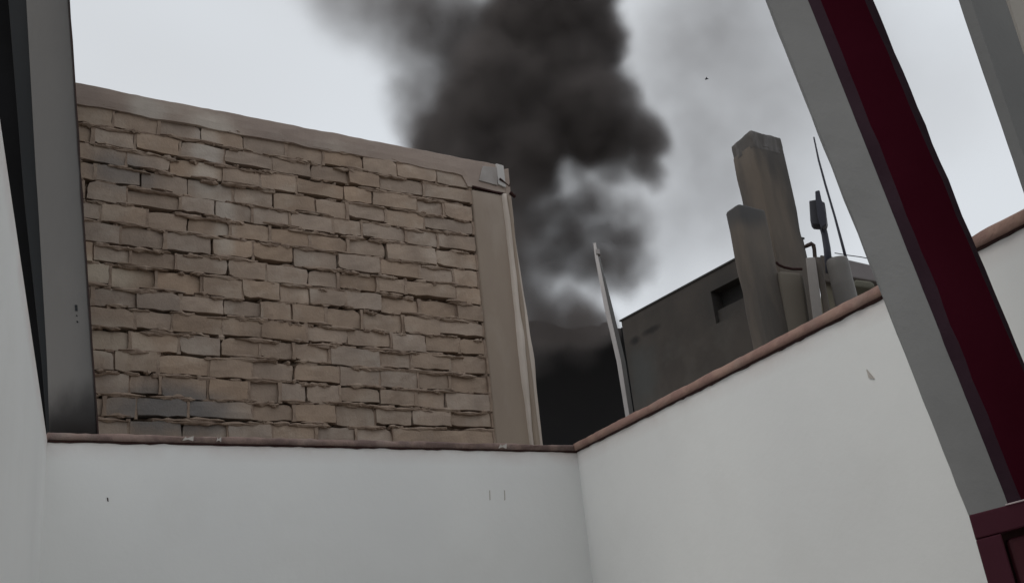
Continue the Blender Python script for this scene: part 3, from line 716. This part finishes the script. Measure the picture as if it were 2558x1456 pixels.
gi, go = gn('NodeGroupInput'), gn('NodeGroupOutput'); vc = gn('GeometryNodeVolumeCube'); pos = gn('GeometryNodeInputPosition')
def vm(op, a, b=None):
    n = gn('ShaderNodeVectorMath'); n.operation = op
    for i, v in enumerate((a, b)):
        if v is None: continue
        if isinstance(v, (tuple, Vector)): n.inputs[i].default_value = tuple(v)
        elif isinstance(v, float): (n.inputs['Scale']).default_value = v
        else: G.links.new(v, n.inputs[i])
    return n
def mt(op, a, b=None, c=None):
    n = gn('ShaderNodeMath'); n.operation = op
    for i, v in enumerate((a, b, c)):
        if v is None: continue
        if isinstance(v, (int, float)): n.inputs[i].default_value = v
        else: G.links.new(v, n.inputs[i])
    return n.outputs[0]
def gnoise(s, d, r=.55, vec=None):
    n = gn('ShaderNodeTexNoise'); n.inputs['Scale'].default_value = s; n.inputs['Detail'].default_value = d; n.inputs['Roughness'].default_value = r
    G.links.new(vec or pos.outputs[0], n.inputs['Vector']); return n
def warp(src, s, d, amp):
    n = gnoise(s, d); a = vm('SUBTRACT', n.outputs['Color'], (.5, .5, .5)); b = vm('SCALE', a.outputs[0], float(amp)); return vm('ADD', src, b.outputs[0]).outputs[0]
p1 = warp(pos.outputs[0], .55, 2, .9); p2 = warp(p1, 1.6, 4, .5)
acc = None
for c, r, d, so in cen:
    dn = vm('DISTANCE', p2, tuple(c)); mr = gn('ShaderNodeMapRange'); mr.interpolation_type = 'SMOOTHERSTEP'
    G.links.new(dn.outputs['Value'], mr.inputs[0])
    mr.inputs[1].default_value = r*(1.2+.18*so); mr.inputs[2].default_value = r*(.35-.27*so); mr.inputs[3].default_value = 0; mr.inputs[4].default_value = d
    acc = mr.outputs[0] if acc is None else mt('MAXIMUM', acc, mr.outputs[0]) if d > .45 else mt('ADD', acc, mr.outputs[0])
fn = gnoise(2.3, 5, .6); fm = gn('ShaderNodeMapRange'); G.links.new(fn.outputs[0], fm.inputs[0])
fm.inputs[1].default_value = .33; fm.inputs[2].default_value = .62; fm.inputs[3].default_value = .6; fm.inputs[4].default_value = 1.2
for x, y, r, k_ in ((1402, 418, 34, .72), (1420, 458, 30, .6), (1450, 452, 60, .45), (1566, 262, 36, .8), (1530, 270, 26, .6), (1362, 705, 50, .45), (1405, 740, 55, .35), (1512, 760, 45, .8), (1520, 500, 40, .6), (1560, 560, 40, .3)):
    c = aty(x, y, YS); q_ = vm('MULTIPLY', vm('SUBTRACT', p2, tuple(c)).outputs[0], (1., .22, 1.)); ln = vm('LENGTH', q_.outputs[0])
    mr = gn('ShaderNodeMapRange'); mr.interpolation_type = 'SMOOTHSTEP'; G.links.new(ln.outputs['Value'], mr.inputs[0]); R_ = r*YS*1.06/FPX
    mr.inputs[1].default_value = R_*.4; mr.inputs[2].default_value = R_*1.5; mr.inputs[3].default_value = 1-k_; mr.inputs[4].default_value = 1
    acc = mt('MULTIPLY', acc, mr.outputs[0])
dens = mt('MULTIPLY', acc, fm.outputs[0])
G.links.new(dens, vc.inputs['Density'])
vc.inputs['Min'].default_value = lo; vc.inputs['Max'].default_value = hi
vox = .085
for nme, a in (('Resolution X', hi.x-lo.x), ('Resolution Y', hi.y-lo.y), ('Resolution Z', hi.z-lo.z)): vc.inputs[nme].default_value = max(16, int(a/vox))
sm = bpy.data.materials.new('black_smoke'); sm.use_nodes = True; t = sm.node_tree; t.nodes.clear()
pv = t.nodes.new('ShaderNodeVolumePrincipled'); ou = t.nodes.new('ShaderNodeOutputMaterial'); t.links.new(pv.outputs[0], ou.inputs['Volume'])
pv.inputs['Density'].default_value = 3.2; pv.inputs['Color'].default_value = (.29, .265, .258, 1); pv.inputs['Anisotropy'].default_value = .2
ms = gn('GeometryNodeSetMaterial'); ms.inputs['Material'].default_value = sm
G.links.new(vc.outputs[0], ms.inputs[0]); G.links.new(ms.outputs[0], go.inputs[0])
me = bpy.data.meshes.new('smoke'); me.from_pydata([lo, hi], [(0, 1)], []); me.materials.append(sm)
so_ = bpy.data.objects.new('smoke', me); COL.objects.link(so_)
md = so_.modifiers.new('field', 'NODES'); md.node_group = G
tag(so_, 'thick black and grey smoke plume rising behind the brick wall', 'smoke', kind='stuff')
print('smoke grid', [int((hi[i]-lo[i])/vox) for i in range(3)], lo, hi)

# ------------------------------------------------------------------ tiny bird
bpz = aty(1765, 198, 14)
bm = bmesh.new()
tube(bm, [bpz+Vector((-.03, 0, 0)), bpz+Vector((-.01, 0, .004)), bpz+Vector((.015, 0, .003)), bpz+Vector((.035, 0, 0))], [.002, .011, .010, .002], 8)
for s in (-1, 1):
    prism(bm, [bpz+Vector((-.008, 0, .005)), bpz+Vector((.01, 0, .005)), bpz+Vector((.0, s*.045, .012)), bpz+Vector((-.012, s*.03, .008))], Vector((0, 0, .002)))
tag(frombm('bird', bm, ink), 'tiny dark bird high in the grey sky right of the smoke', 'bird')
